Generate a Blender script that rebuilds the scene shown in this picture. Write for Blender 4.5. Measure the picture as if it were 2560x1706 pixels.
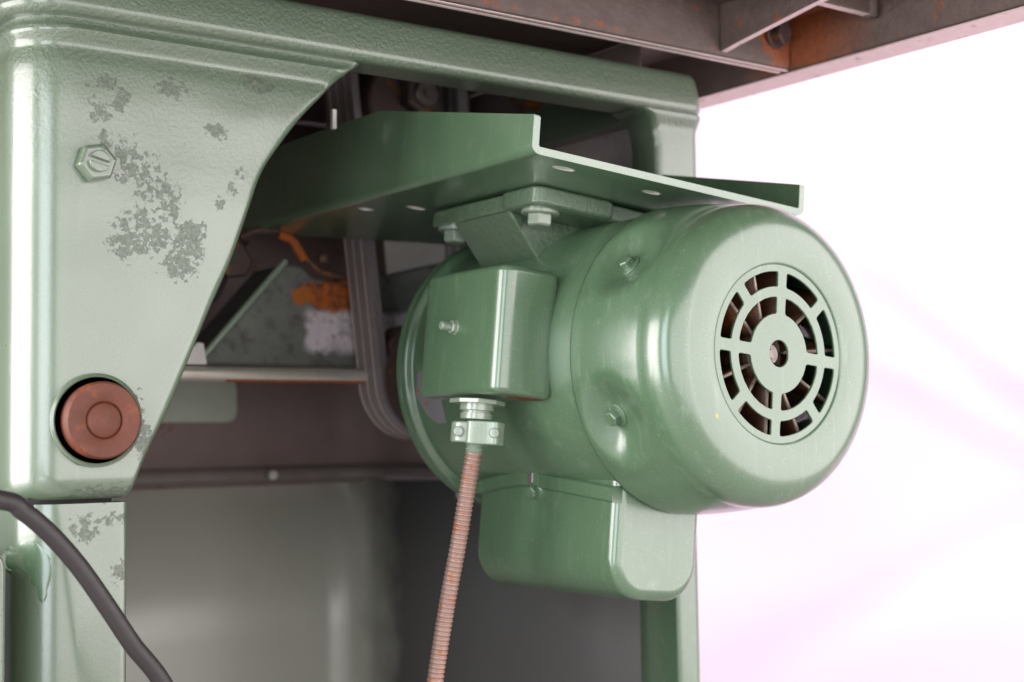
import bpy, bmesh, math, random
from mathutils import Vector, Matrix, noise
random.seed(7)
R_ = math.radians
PI = math.pi
S = bpy.context.scene
for o in list(bpy.data.objects): bpy.data.objects.remove(o)
C = S.collection

# ---------------------------------------------------------------- camera (51 mm lens, eye 0.51 m above the floor)
EYE = Vector((0, 0, .51))
cam = bpy.data.cameras.new('camera'); co = bpy.data.objects.new('camera', cam); C.objects.link(co)
right = Vector((.803980, -.594480, -.014590)); down = Vector((.027500, .061700, -.997716)); fwd = Vector((.594030, .801730, .065950))
fwd.normalize(); right = (right - fwd*right.dot(fwd)).normalized(); up = right.cross(fwd).normalized()
co.matrix_world = Matrix(((right.x, up.x, -fwd.x, EYE.x), (right.y, up.y, -fwd.y, EYE.y), (right.z, up.z, -fwd.z, EYE.z), (0, 0, 0, 1)))
cam.lens = 51.01; cam.sensor_width = 36; cam.clip_start = .02; cam.clip_end = 50
cam.dof.use_dof = True; cam.dof.focus_distance = .92; cam.dof.aperture_fstop = 6.3
S.camera = co

# ---------------------------------------------------------------- light: a pale studio corner, soft lamps only
w = bpy.data.worlds.new('World'); S.world = w; w.use_nodes = True
w.node_tree.nodes['Background'].inputs[0].default_value = (1, .97, .98, 1)
w.node_tree.nodes['Background'].inputs[1].default_value = .25
def lamp(name, loc, target, sx, sy, power, col):
    l = bpy.data.lights.new(name, 'AREA'); l.shape = 'RECTANGLE'; l.size = sx; l.size_y = sy; l.energy = power; l.color = col
    o = bpy.data.objects.new(name, l); C.objects.link(o); o.location = loc
    o.rotation_euler = (Vector(target)-Vector(loc)).to_track_quat('-Z', 'Y').to_euler()
    return o
lamp('key_lamp', (1.85, -.50, .70), (.70, .70, .56), 1.5, 1.45, 28, (1, .945, .95))
lamp('front_lamp', (.45, -1.45, .66), (.45, .86, .60), 2.3, 1.35, 37, (1, .95, .955))
lamp('left_lamp', (-1.30, 1.12, .80), (.6, .75, .60), 1.5, 1.6, 76, (1, .955, .96))
lamp('window_lamp', (-1.15, -.50, .80), (.5, .8, .55), .8, 1.5, 26, (.86, .93, 1))
lamp('backdrop_lamp', (1.55, .35, 2.1), (1.95, 1.45, .55), 1.2, .6, 10, (1, .97, .985))
S.view_settings.view_transform = 'Standard'; S.view_settings.look = 'None'; S.view_settings.gamma = 1
S.view_settings.exposure = 0
S.render.engine = 'CYCLES'
S.render.resolution_x = 1024; S.render.resolution_y = 682

# ---------------------------------------------------------------- materials
def srgb(*c):
    return tuple(((x/255)/12.92 if x/255 <= .04045 else ((x/255+.055)/1.055)**2.4) for x in c) + (1,)
class NT:
    def __init__(s, name):
        s.m = bpy.data.materials.new(name); s.m.use_nodes = True; s.t = s.m.node_tree; s.n = s.t.nodes
        s.b = s.n['Principled BSDF']; s.geo = s.n.new('ShaderNodeNewGeometry')
        s.tc = s.n.new('ShaderNodeTexCoord')
    def link(s, a, b): s.t.links.new(a, b)
    def noise(s, scale, detail=3, rough=.55, stretch=None):
        t = s.n.new('ShaderNodeTexNoise'); t.inputs['Scale'].default_value = scale; t.inputs['Detail'].default_value = detail
        t.inputs['Roughness'].default_value = rough
        if stretch:
            mp = s.n.new('ShaderNodeMapping'); mp.inputs['Scale'].default_value = stretch
            s.link(s.geo.outputs['Position'], mp.inputs[0]); s.link(mp.outputs[0], t.inputs[0])
        else: s.link(s.geo.outputs['Position'], t.inputs[0])
        return t.outputs['Fac']
    def ramp(s, fac, p0, p1, c0=(0, 0, 0, 1), c1=(1, 1, 1, 1)):
        r = s.n.new('ShaderNodeValToRGB'); e = r.color_ramp.elements
        e[0].position = p0; e[1].position = p1; e[0].color = c0; e[1].color = c1
        s.link(fac, r.inputs[0]); return r.outputs[0]
    def mix(s, fac, a, b):
        m = s.n.new('ShaderNodeMix'); m.data_type = 'RGBA'
        for v, i in ((fac, 0), (a, 6), (b, 7)):
            if hasattr(v, 'is_output'): s.link(v, m.inputs[i])
            else: m.inputs[i].default_value = v
        return m.outputs[2]
    def math(s, op, a, b=0., c=0.):
        m = s.n.new('ShaderNodeMath'); m.operation = op
        for i, v in enumerate((a, b, c)):
            if hasattr(v, 'is_output'): s.link(v, m.inputs[i])
            else: m.inputs[i].default_value = v
        return m.outputs[0]
    def xyz(s):
        x = s.n.new('ShaderNodeSeparateXYZ'); s.link(s.geo.outputs['Position'], x.inputs[0]); return x.outputs
    def blob(s, cx, cz, rx, rz, rot=0.):   # soft ellipse in the x-z plane, 1 in the middle
        x, _, z = s.xyz()
        dx = s.math('SUBTRACT', x, cx); dz = s.math('SUBTRACT', z, cz)
        ca, sa = math.cos(rot), math.sin(rot)
        a = s.math('ADD', s.math('MULTIPLY', dx, ca/rx), s.math('MULTIPLY', dz, sa/rx))
        b = s.math('ADD', s.math('MULTIPLY', dx, -sa/rz), s.math('MULTIPLY', dz, ca/rz))
        q = s.math('ADD', s.math('MULTIPLY', a, a), s.math('MULTIPLY', b, b))
        return s.math('MAXIMUM', s.math('SUBTRACT', 1., q), 0.)
    def bump(s, *hs):     # (height, strength, distance)
        prev = None
        for h, st, d in hs:
            b = s.n.new('ShaderNodeBump'); b.inputs['Strength'].default_value = st; b.inputs['Distance'].default_value = d
            s.link(h, b.inputs['Height'])
            if prev: s.link(prev, b.inputs['Normal'])
            prev = b.outputs[0]
        s.link(prev, s.b.inputs['Normal'])
    def base(s, v):
        if hasattr(v, 'is_output'): s.link(v, s.b.inputs['Base Color'])
        else: s.b.inputs['Base Color'].default_value = v
    def rough(s, v):
        if hasattr(v, 'is_output'): s.link(v, s.b.inputs['Roughness'])
        else: s.b.inputs['Roughness'].default_value = v
def rng(t, fac, lo, hi):
    m = t.n.new('ShaderNodeMapRange'); m.inputs[3].default_value = lo; m.inputs[4].default_value = hi
    t.link(fac, m.inputs[0]); return m.outputs[0]

def grain(t, col, amt):      # fine mottling of the coat
    g = rng(t, t.noise(1900, 2, .7), 1-amt*2.2, 1+amt*2.2)
    m = t.n.new('ShaderNodeMix'); m.data_type = 'RGBA'; m.blend_type = 'MULTIPLY'; m.inputs[0].default_value = 1
    t.link(col, m.inputs[6]); t.link(g, m.inputs[7]); return m.outputs[2]
GREEN = srgb(82, 108, 81); GREEN2 = srgb(71, 98, 71)
def paint(name, c1=GREEN, c2=GREEN2, rough=.33, peel=.10, cast=0., dust=.3, coat=1., chips=0.):
    t = NT(name)
    col = t.mix(t.ramp(t.noise(9, 4), .35, .7), c1, c2)
    sp = t.ramp(t.noise(800, 1), .70, .76)
    col = grain(t, col, .22)
    col = t.mix(t.math('MULTIPLY', sp, dust), col, srgb(172, 190, 170))
    st = t.ramp(t.noise(26, 4, .6, (6, 6, .7)), .56, .72)
    col = t.mix(t.math('MULTIPLY', st, .22), col, srgb(128, 146, 124))
    big = t.ramp(t.noise(45, 5, .65), .62, .74)
    col = t.mix(t.math('MULTIPLY', big, .16), col, srgb(150, 160, 142))
    if chips:
        ch = t.math('MULTIPLY', t.ramp(t.noise(60, 6, .7), .70, .72), chips)
        col = t.mix(ch, col, srgb(120, 118, 116))
    t.base(col)
    t.rough(rng(t, t.noise(30, 4), rough-.07, rough+.12))
    t.b.inputs['Coat Weight'].default_value = coat; t.b.inputs['Coat Roughness'].default_value = .19; t.b.inputs['Coat IOR'].default_value = 1.6
    bs = [(t.noise(420, 2), peel, .0006)]
    if cast: bs.insert(0, (t.noise(330, 4, .65), cast, .0018))
    t.bump(*bs)
    return t.m
M = {}
M['paint'] = paint('green_enamel')
M['paint_flat'] = paint('green_enamel_plate', rough=.34, peel=.2, dust=.2, chips=.5)
M['paint_edge'] = paint('green_enamel_and_lit_edge', srgb(128, 144, 126), srgb(112, 132, 112), rough=.4, peel=.3, dust=.5)
M['paint_cast'] = paint('green_enamel_rough_casting', srgb(90, 112, 87), srgb(80, 102, 78), rough=.36, peel=.3, cast=.95)
M['paint_bolt'] = paint('green_enamel_bolt', srgb(132, 145, 128), srgb(118, 132, 114), rough=.3, peel=.1)

def cabinet_paint():
    t = NT('green_enamel_cabinet')
    col = t.mix(t.ramp(t.noise(7, 4), .3, .7), srgb(99, 114, 94), srgb(90, 106, 86))
    spots = [(.3235,.2048,.008,.011), (.337,.214,.007,.01), (.3265,.185,.006,.012), (.341,.176,.010,.016), (.3535,.166,.011,.018), (.366,.150,.012,.019),
             (.352,.136,.014,.012), (.343,.126,.014,.016), (.376,.118,.015,.019), (.383,.133,.011,.010), (.3605,.1295,.012,.012), (.419,.174,.005,.005), (.412,.162,.004,.007), (.404,.153,.004,.005),
             (.348,.015,.005,.022), (.353,-.004,.006,.016), (.318,-.052,.010,.010), (.336,-.046,.008,.005), (.339,-.079,.006,.008),
             (.325,.222,.010,.006), (.372,.225,.012,.007), (.40,.20,.008,.006), (.43,.235,.012,.006), (.338,-.031,.03,.006)]
    msk = None
    for a in spots:
        b = t.blob(a[0], a[1]+.51, a[2]*1.3, a[3]*1.25)
        msk = b if msk is None else t.math('MAXIMUM', msk, b)
    n = t.noise(260, 6, .66); n2 = t.noise(60, 4, .6)
    v = t.math('ADD', t.math('MULTIPLY', msk, .36), t.math('MULTIPLY', n, 1.5))
    v = t.math('ADD', v, t.math('MULTIPLY', n2, .6))
    inside = t.math('MULTIPLY', t.ramp(t.math('SUBTRACT', v, .55), .77, .80), t.ramp(msk, .02, .1))
    edge = t.math('SUBTRACT', t.math('MULTIPLY', t.ramp(t.math('SUBTRACT', v, .55), .725, .755), t.ramp(msk, .02, .1)), inside)
    col = t.mix(t.math('MULTIPLY', inside, .8), col, t.mix(t.ramp(t.noise(420, 4, .7), .40, .62), srgb(108, 114, 102), srgb(76, 86, 74)))
    col = t.mix(t.math('MULTIPLY', edge, .75), col, srgb(62, 78, 62))
    col = grain(t, col, .16)
    specks = t.ramp(t.noise(210, 3), .70, .735)
    col = t.mix(t.math('MULTIPLY', specks, .55), col, srgb(84, 108, 82))
    t.base(col)
    r = rng(t, t.noise(60, 4), .24, .36)
    t.rough(t.math('ADD', r, t.math('MULTIPLY', inside, .22)))
    t.link(t.math('SUBTRACT', 1., t.math('MULTIPLY', inside, .7)), t.b.inputs['Coat Weight']); t.link(t.math('SUBTRACT', .5, t.math('MULTIPLY', inside, .2)), t.b.inputs['Specular IOR Level']); t.b.inputs['Coat Roughness'].default_value = .2; t.b.inputs['Coat IOR'].default_value = 1.6
    x, y, z = t.xyz()
    m = t.n.new('ShaderNodeMapRange'); m.inputs[1].default_value = .66; m.inputs[2].default_value = .77; m.inputs[3].default_value = .12; m.inputs[4].default_value = 1.
    t.link(z, m.inputs[0])
    h = t.math('MULTIPLY', t.noise(380, 4, .6), m.outputs[0])
    t.bump((h, .9, .0020), (t.noise(55, 3), .14, .0016), (t.math('MULTIPLY', inside, -1.), .6, .0005))
    return t.m
M['cabinet'] = cabinet_paint()

def rusty(name, c1, c2, crust, amount=.5, scale=30, rough=.75, metallic=0., bump=.5, bscale=220):
    t = NT(name)
    col = t.mix(t.noise(scale*1.7, 5, .65), c1, c2)
    f = t.ramp(t.noise(scale, 6, .68), .62-amount*.25, .70-amount*.2)
    t.base(t.mix(f, col, t.mix(t.noise(scale*5, 4), crust, tuple(x*.55 for x in crust[:3])+(1,))))
    t.rough(rng(t, t.noise(scale*3, 4), rough-.15, rough+.12)); t.b.inputs['Metallic'].default_value = metallic
    t.bump((t.noise(bscale, 5, .65), bump, .0014))
    return t.m
M['iron'] = rusty('brown_cast_iron', srgb(104, 88, 82), srgb(74, 60, 56), srgb(138, 80, 44), .12, 40, .62, 0., .8, 160)
M['iron_edge'] = rusty('machined_iron_edge', srgb(226, 208, 202), srgb(196, 178, 172), srgb(150, 92, 58), .12, 60, .45, .3, .3)
M['inner_brown'] = rusty('brown_primer', srgb(134, 118, 114), srgb(114, 100, 97), srgb(128, 88, 62), .04, 20, .55)
M['inner_grey'] = rusty('grey_green_primer', srgb(150, 147, 137), srgb(140, 137, 128), srgb(150, 120, 96), -.2, 18, .30, 0, .08)
M['inner_grey'].node_tree.nodes['Principled BSDF'].inputs['Coat Weight'].default_value = .8; M['inner_grey'].node_tree.nodes['Principled BSDF'].inputs['Coat Roughness'].default_value = .2
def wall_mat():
    t = NT('grey_green_primer_with_shaded_side')
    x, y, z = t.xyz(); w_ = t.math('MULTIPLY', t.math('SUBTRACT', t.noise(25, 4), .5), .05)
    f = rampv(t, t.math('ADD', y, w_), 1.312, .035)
    col = t.mix(f, srgb(84, 83, 81), t.mix(t.noise(12, 4), srgb(168, 170, 158), srgb(156, 158, 147)))  # unlit side wall: its shade is put into the colour, fading round the corner
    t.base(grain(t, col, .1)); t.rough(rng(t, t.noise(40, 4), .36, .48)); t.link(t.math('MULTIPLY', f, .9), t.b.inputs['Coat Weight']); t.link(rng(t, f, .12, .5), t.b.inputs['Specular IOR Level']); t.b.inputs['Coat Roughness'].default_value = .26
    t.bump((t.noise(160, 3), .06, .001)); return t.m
M['inner_dark'] = rusty('shaded_dark_grey_primer', srgb(92, 91, 89), srgb(80, 79, 77), srgb(100, 84, 72), -.2, 18, .5, 0, .12)  # spare shaded copy of the wall primer for the side wall
M['yoke'] = rusty('rust_stained_casting', srgb(134, 138, 130), srgb(108, 112, 104), srgb(170, 92, 40), .06, 26, .7)
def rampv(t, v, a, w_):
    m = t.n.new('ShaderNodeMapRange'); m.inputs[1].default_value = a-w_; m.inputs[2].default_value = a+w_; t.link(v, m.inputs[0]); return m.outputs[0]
def iron_mat():
    t = NT('brown_cast_iron_with_rust_bloom')
    col = t.mix(t.noise(68, 5, .65), srgb(104, 88, 82), srgb(72, 58, 54))
    n = t.noise(95, 6, .68); rust = t.mix(t.noise(200, 4), srgb(168, 84, 30), srgb(104, 56, 30))
    f = t.ramp(t.noise(40, 6, .68), .62, .70)
    zone = t.ramp(t.math('ADD', t.math('MULTIPLY', t.blob(.880, .322+H0, .045, .034), .55), t.math('MULTIPLY', n, 1.0)), .68, .84)
    yy = t.xyz()[1]; zone = t.math('MULTIPLY', zone, t.math('MULTIPLY', rampv(t, yy, .745, .03), t.math('SUBTRACT', 1., rampv(t, yy, .84, .02))))
    zone2 = t.ramp(t.math('ADD', t.math('MULTIPLY', t.blob(.60, .302+H0, .5, .006), .3), t.math('MULTIPLY', n, 1.0)), .82, .94)
    col = t.mix(t.math('MULTIPLY', f, .7), col, rust); col = t.mix(t.math('MULTIPLY', zone, .85), col, rust); col = t.mix(t.math('MULTIPLY', zone2, .7), col, rust)
    t.base(grain(t, col, .16)); t.rough(rng(t, t.noise(120, 4), .45, .72)); t.bump((t.noise(170, 5, .65), .8, .0016)); return t.m
def yoke_mat():
    t = NT('rust_stained_casting_with_worn_label')
    col = t.mix(t.noise(40, 5, .65), srgb(120, 124, 116), srgb(84, 88, 82))
    n = t.noise(110, 5, .68)
    def zone(cx, cz, rx, rz, k, p):
        return t.ramp(t.math('ADD', t.math('MULTIPLY', t.blob(cx, cz+H0, rx, rz), k), t.math('MULTIPLY', n, 1.1)), p, p+.10)
    col = t.mix(t.math('MULTIPLY', t.ramp(t.noise(90, 6, .7), .5, .66), .6), col, srgb(58, 56, 52))
    col = t.mix(zone(.640, .128, .050, .019, .7, .78), col, t.mix(t.ramp(t.noise(190, 6, .7), .36, .62), srgb(190, 96, 26), srgb(92, 58, 36)))
    col = t.mix(zone(.606, .126, .016, .012, .6, .86), col, srgb(168, 96, 30))
    x, y, z = t.xyz()
    def band(v, a, b):    # 1 between a and b with a ragged edge
        w_ = t.math('MULTIPLY', t.math('SUBTRACT', n, .5), .012)
        vv = t.math('ADD', v, w_)
        return t.math('MULTIPLY', rampv(t, vv, a, .003), t.math('SUBTRACT', 1., rampv(t, vv, b, .003)))
    lab = t.math('MULTIPLY', band(x, .6095, .72), band(z, .0770+H0, .1130+H0))
    wear = t.ramp(t.noise(95, 6, .75), .30, .50)
    col = t.mix(t.math('MULTIPLY', lab, wear), col, t.mix(t.noise(90, 3), srgb(232, 222, 228), srgb(180, 170, 174)))
    t.base(grain(t, col, .12)); t.rough(.72); t.bump((t.noise(220, 5, .65), .5, .0014)); return t.m
H0 = .51
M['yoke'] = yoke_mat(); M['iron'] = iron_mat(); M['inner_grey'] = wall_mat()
M['rust_orange'] = rusty('orange_rust', srgb(176, 92, 34), srgb(112, 68, 40), srgb(190, 98, 34), .5, 50, .85)
M['ledge'] = rusty('worn_grey_ledge', srgb(128, 120, 114), srgb(104, 96, 92), srgb(120, 88, 64), -.1, 30, .5, 0, .3)
M['rod'] = rusty('bright_worn_steel', srgb(214, 210, 198), srgb(184, 178, 166), srgb(150, 100, 70), -.1, 60, .36, .55, .1)
M['label'] = rusty('worn_paper_label', srgb(236, 226, 230), srgb(206, 196, 200), srgb(110, 92, 84), .1, 70, .8, 0, .3)
M['plug'] = rusty('red_brown_rust', srgb(104, 52, 32), srgb(84, 42, 27), srgb(132, 68, 36), .3, 60, .62, 0, .35)
M['steel'] = rusty('dull_steel', srgb(150, 142, 138), srgb(120, 112, 108), srgb(120, 82, 58), .05, 80, .42, .75, .2)
M['brown_steel'] = rusty('brown_grimy_steel', srgb(92, 76, 72), srgb(66, 54, 51), srgb(140, 92, 44), .3, 60, .55, .25, .4)
M['conduit'] = rusty('rust_tinted_conduit_steel', srgb(164, 134, 122), srgb(136, 110, 100), srgb(180, 116, 82), .32, 90, .42, .35, .15)
M['fan'] = rusty('rust_brown_fan', srgb(104, 66, 46), srgb(66, 44, 36), srgb(150, 84, 40), .35, 45, .55, .1, .3)
M['fan_edge'] = rusty('worn_fan_edge', srgb(190, 176, 160), srgb(140, 120, 104), srgb(150, 100, 66), .1, 90, .45, .3, .2)
M['chip'] = rusty('bare_grey_primer', srgb(128, 124, 124), srgb(112, 110, 112), srgb(206, 132, 30), .02, 55, .7, 0, .2)
def plain(name, col, rough, metallic=0., bump=0., var=.12, scale=60):
    t = NT(name); d = tuple(x*(1-var*2) for x in col[:3])+(1,)
    t.base(t.mix(t.noise(scale, 4), col, d)); t.rough(rng(t, t.noise(scale*2, 3), rough-.08, rough+.08)); t.b.inputs['Metallic'].default_value = metallic
    if bump: t.bump((t.noise(300, 3), bump, .0008))
    return t.m
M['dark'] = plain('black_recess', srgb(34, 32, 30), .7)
M['belt'] = plain('black_rubber_belt', srgb(140, 130, 131), .5, 0, .3, .2, 90)
M['belt_edge'] = plain('worn_belt_edge', srgb(222, 200, 186), .7, 0, .3, .2, 120)
M['cable'] = plain('dark_rubber_cable', srgb(46, 40, 41), .5, 0, .25, .1, 90)
M['pale_plate'] = plain('pale_green_cover', srgb(190, 200, 182), .5, 0, .1)
M['grey_panel'] = plain('grey_painted_panel', srgb(206, 204, 198), .55, 0, .1)
M['bright_metal_lit_edge'] = plain('bright_metal_and_lit_edge', srgb(214, 214, 204), .4, .2, .2)
M['yellow'] = plain('yellow_paint_spot', srgb(176, 178, 84), .4)
t = NT('white_backdrop_cloth'); t.base(t.mix(t.noise(3, 3), srgb(249, 228, 243), srgb(247, 221, 240))); t.rough(.9)
t.bump((t.noise(900, 2), .15, .0006)); M['sheet'] = t.m
t = NT('pale_floor_concrete'); t.base(t.mix(t.noise(6, 6), srgb(190, 180, 180), srgb(172, 164, 164))); t.rough(.7); M['floor'] = t.m

# ---------------------------------------------------------------- helpers
def mesh_obj(name, verts, faces, mat, parent=None, sharp=38, bevel=0., seg=3, smooth=True, solid=0., off=-1, kind=None):
    me = bpy.data.meshes.new(name); me.from_pydata([tuple(v) for v in verts], [], faces); me.update()
    bm = bmesh.new(); bm.from_mesh(me); bmesh.ops.remove_doubles(bm, verts=bm.verts, dist=1e-6)
    bmesh.ops.recalc_face_normals(bm, faces=bm.faces); bm.to_mesh(me); bm.free()
    return finish(name, me, mat, parent, sharp, bevel, seg, smooth, solid, off, kind)
def finish(name, me, mat, parent, sharp=38, bevel=0., seg=3, smooth=True, solid=0., off=-1, kind=None):
    me.materials.append(M[mat])
    if smooth:
        for p in me.polygons: p.use_smooth = True
        me.set_sharp_from_angle(angle=R_(sharp))
    o = bpy.data.objects.new(name, me); C.objects.link(o); o.parent = parent
    if solid:
        s = o.modifiers.new('solidify', 'SOLIDIFY'); s.thickness = solid; s.offset = off
    if bevel:
        b = o.modifiers.new('bevel', 'BEVEL'); b.width = bevel; b.segments = seg; b.limit_method = 'ANGLE'; b.angle_limit = R_(30); b.harden_normals = smooth
    if kind: o['kind'] = kind
    return o
def thing(name, label, cat, loc=(0, 0, 0), rot=(0, 0, 0), group=None):
    o = bpy.data.objects.new(name, None); C.objects.link(o); o.location = loc; o.rotation_euler = rot; o.empty_display_size = .05
    o['label'] = label; o['category'] = cat
    if group: o['group'] = group
    return o
def tag(o, label, cat, group=None):
    o['label'] = label; o['category'] = cat
    if group: o['group'] = group
    return o
def grid(rows, closed=False):
    n = len(rows[0]); v = [p for r in rows for p in r]; f = []
    for i in range(len(rows)-1):
        for j in range(n if closed else n-1):
            k = (j+1) % n
            f.append((i*n+j, i*n+k, (i+1)*n+k, (i+1)*n+j))
    return v, f
def prism(poly, d0, d1, axis='y'):       # polygon (p,q) extruded along an axis
    def mk(p, q, d): return {'y': (p, d, q), 'x': (d, p, q), 'z': (p, q, d)}[axis]
    n = len(poly); v = [mk(p, q, d0) for p, q in poly]+[mk(p, q, d1) for p, q in poly]
    f = [tuple(range(n)), tuple(range(2*n-1, n-1, -1))]+[(i, (i+1) % n, n+(i+1) % n, n+i) for i in range(n)]
    return v, f
def box(x0, x1, y0, y1, z0, z1): return prism([(x0, z0), (x1, z0), (x1, z1), (x0, z1)], y0, y1)
def frame(zdir, spin=0.):
    z = Vector(zdir).normalized(); a = Vector((0, 0, 1)) if abs(z.z) < .9 else Vector((0, 1, 0))
    x = a.cross(z).normalized(); y = z.cross(x); m = Matrix((x, y, z)).transposed()
    return m @ Matrix.Rotation(spin, 3, 'Z')
def put(v, origin, zdir, spin=0.):
    m = frame(zdir, spin); o = Vector(origin); return [tuple(o+m@Vector(p)) for p in v]
def lathe(prof, n=48, axis='z', a0=0., cap=True):   # prof: (r, h)
    rows = []
    for r, h in prof:
        row = []
        for i in range(n):
            t = a0+2*PI*i/n; c, s = r*math.cos(t), r*math.sin(t)
            row.append({'z': (c, s, h), 'y': (c, h, s), 'x': (h, c, s)}[axis])
        rows.append(row)
    v, f = grid(rows, True)
    if cap:
        if prof[0][0] > 1e-5: f.append(tuple(range(n-1, -1, -1)))
        k = (len(prof)-1)*n
        if prof[-1][0] > 1e-5: f.append(tuple(range(k, k+n)))
    return v, f
def hexhead(af, h):       # hex head, across flats af, standing on z = 0
    r = af/math.sqrt(3); prof = [(r, 0), (r, h*.86), (r*.84, h)]
    return lathe(prof, 6)
def join(*ms):
    V, F = [], []
    for v, f in ms:
        k = len(V); V += list(v); F += [tuple(i+k for i in q) for q in f]
    return V, F
def tube(path, rad, n=14, radf=None):
    pts = [Vector(p) for p in path]; rows = []; prev = None
    for i, p in enumerate(pts):
        d = (pts[min(i+1, len(pts)-1)]-pts[max(i-1, 0)]).normalized()
        if prev is None:
            a = Vector((0, 1, 0)) if abs(d.y) < .9 else Vector((1, 0, 0)); x = (a-d*a.dot(d)).normalized()
        else: x = (prev-d*prev.dot(d)).normalized()
        prev = x; y = d.cross(x); r = radf(i) if radf else rad
        rows.append([tuple(p+x*(r*math.cos(2*PI*k/n))+y*(r*math.sin(2*PI*k/n))) for k in range(n)])
    v, f = grid(rows, True); f.append(tuple(range(n-1, -1, -1))); k = (len(rows)-1)*n; f.append(tuple(range(k, k+n)))
    return v, f
def smooth_path(ctrl, per=12):      # Catmull-Rom
    c = [Vector(p) for p in ctrl]; c = [c[0]*2-c[1]]+c+[c[-1]*2-c[-2]]; out = []
    for i in range(1, len(c)-2):
        for k in range(per):
            t = k/per; a, b, d, e = c[i-1], c[i], c[i+1], c[i+2]
            out.append(.5*((2*b)+(d-a)*t+(2*a-5*b+4*d-e)*t*t+(3*b-a-3*d+e)*t**3))
    out.append(c[-2]); return out
def sheet_with_holes(name, outer, holes, thick, bevel, mat, parent, mtx, **kw):   # flat plate in a plane, real holes
    cu = bpy.data.curves.new(name, 'CURVE'); cu.dimensions = '2D'; cu.fill_mode = 'BOTH'; cu.extrude = thick/2-bevel; cu.bevel_depth = bevel; cu.bevel_resolution = 1
    for ring in [outer]+holes:
        sp = cu.splines.new('POLY'); sp.points.add(len(ring)-1); sp.use_cyclic_u = True
        for p, q in zip(sp.points, ring): p.co = (q[0], q[1], 0, 1)
    ob = bpy.data.objects.new(name, cu); C.objects.link(ob)
    dg = bpy.context.evaluated_depsgraph_get(); me = bpy.data.meshes.new_from_object(ob.evaluated_get(dg)); bpy.data.objects.remove(ob)
    me.materials.clear(); me.transform(mtx); me.name = name
    return finish(name, me, mat, parent, **kw)
def ring(cx, cy, rx, ry, n=24): return [(cx+rx*math.cos(2*PI*i/n), cy+ry*math.sin(2*PI*i/n)) for i in range(n)]
def rounded(poly, r, seg=5):
    out = []; n = len(poly)
    for i in range(n):
        p = Vector(poly[i]); a = (Vector(poly[i-1])-p); b = (Vector(poly[(i+1) % n])-p); la, lb = a.length, b.length; a.normalize(); b.normalize()
        ang = a.angle(b); d = min(r/math.tan(ang/2), la*.45, lb*.45)
        p0, p1 = p+a*d, p+b*d
        for k in range(seg+1):
            t = k/seg; q = (1-t)**2*p0+2*t*(1-t)*p+t*t*p1; out.append((q.x, q.y))
    return out
def rough_patch(x0, x1, z0, z1, y, seed, n=24):
    c = ((x0+x1)/2, (z0+z1)/2); v = [(c[0], y-.0006, c[1])]; N = []
    cor = [(x0, z0), (x1, z0), (x1, z1), (x0, z1)]
    for i in range(4):
        a, b = cor[i], cor[(i+1) % 4]
        for k in range(n):
            px, pz = a[0]+(b[0]-a[0])*k/n, a[1]+(b[1]-a[1])*k/n; j = noise.noise(Vector((px*210, pz*210, seed)))*.11+noise.noise(Vector((px*60, pz*60, seed)))*.08
            N.append((c[0]+(px-c[0])*(1+j), c[1]+(pz-c[1])*(1+j)))
    v += [(x, y-.0004, z) for x, z in N]; m = len(N)
    return v, [(0, 1+i, 1+(i+1) % m) for i in range(m)]
def sst(a, b, x):
    t = max(0., min(1., (x-a)/(b-a))); return t*t*(3-2*t)
def interp(tab, x):
    for (a, va), (b, vb) in zip(tab, tab[1:]):
        if a <= x <= b: return va+(vb-va)*(x-a)/(b-a)
    return tab[0][1] if x < tab[0][0] else tab[-1][1]
H = .51      # heights below are measured from the eye; the floor lies H lower

# ---------------------------------------------------------------- setting: floor and cloth backdrop
v, f = grid([[(-3+6*i/20, -2+6*j/20, 0) for i in range(21)] for j in range(21)])
o = mesh_obj('floor', v, f, 'floor'); o['kind'] = 'structure'
rows = []
ax, ay = math.sin(R_(47)), math.cos(R_(47))
for i in range(91):
    z = 2.3*(1-i/70) if i <= 70 else 0; fwdd = 0 if i <= 60 else 0
    row = []
    for j in range(121):
        s = -1.5+3.*j/120
        zz = 2.3*(1-i/90)+.012
        d = 2.35+.05*math.sin(3.1*s+1.2*zz)+.03*noise.noise(Vector((s*2.1+zz*1.6, zz*2.3-s*.9, 3)))+.045*noise.noise(Vector((s*.9, zz*.6, 8)))
        for k, (ss, z1, sl, wd, hh) in enumerate(((-.02, .95, -.9, .05, .020), (.28, .55, -.62, .03, .016), (.45, .40, .5, .04, .018), (.1, .62, -.12, .022, .010), (.3, .78, .06, .03, .010))):
            q = (zz-z1-sl*(s-ss))/wd; d -= 1.3*hh*math.exp(-q*q)
        if zz < .3: d -= .55*(1-zz/.3)**2
        row.append((d*ax+s*ay, d*ay-s*ax, zz))
    rows.append(row)
v, f = grid(rows)
o = mesh_obj('backdrop_cloth', v, f, 'sheet', sharp=180)
tag(o, 'white creased cloth backdrop hanging behind the machine', 'backdrop')

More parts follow.
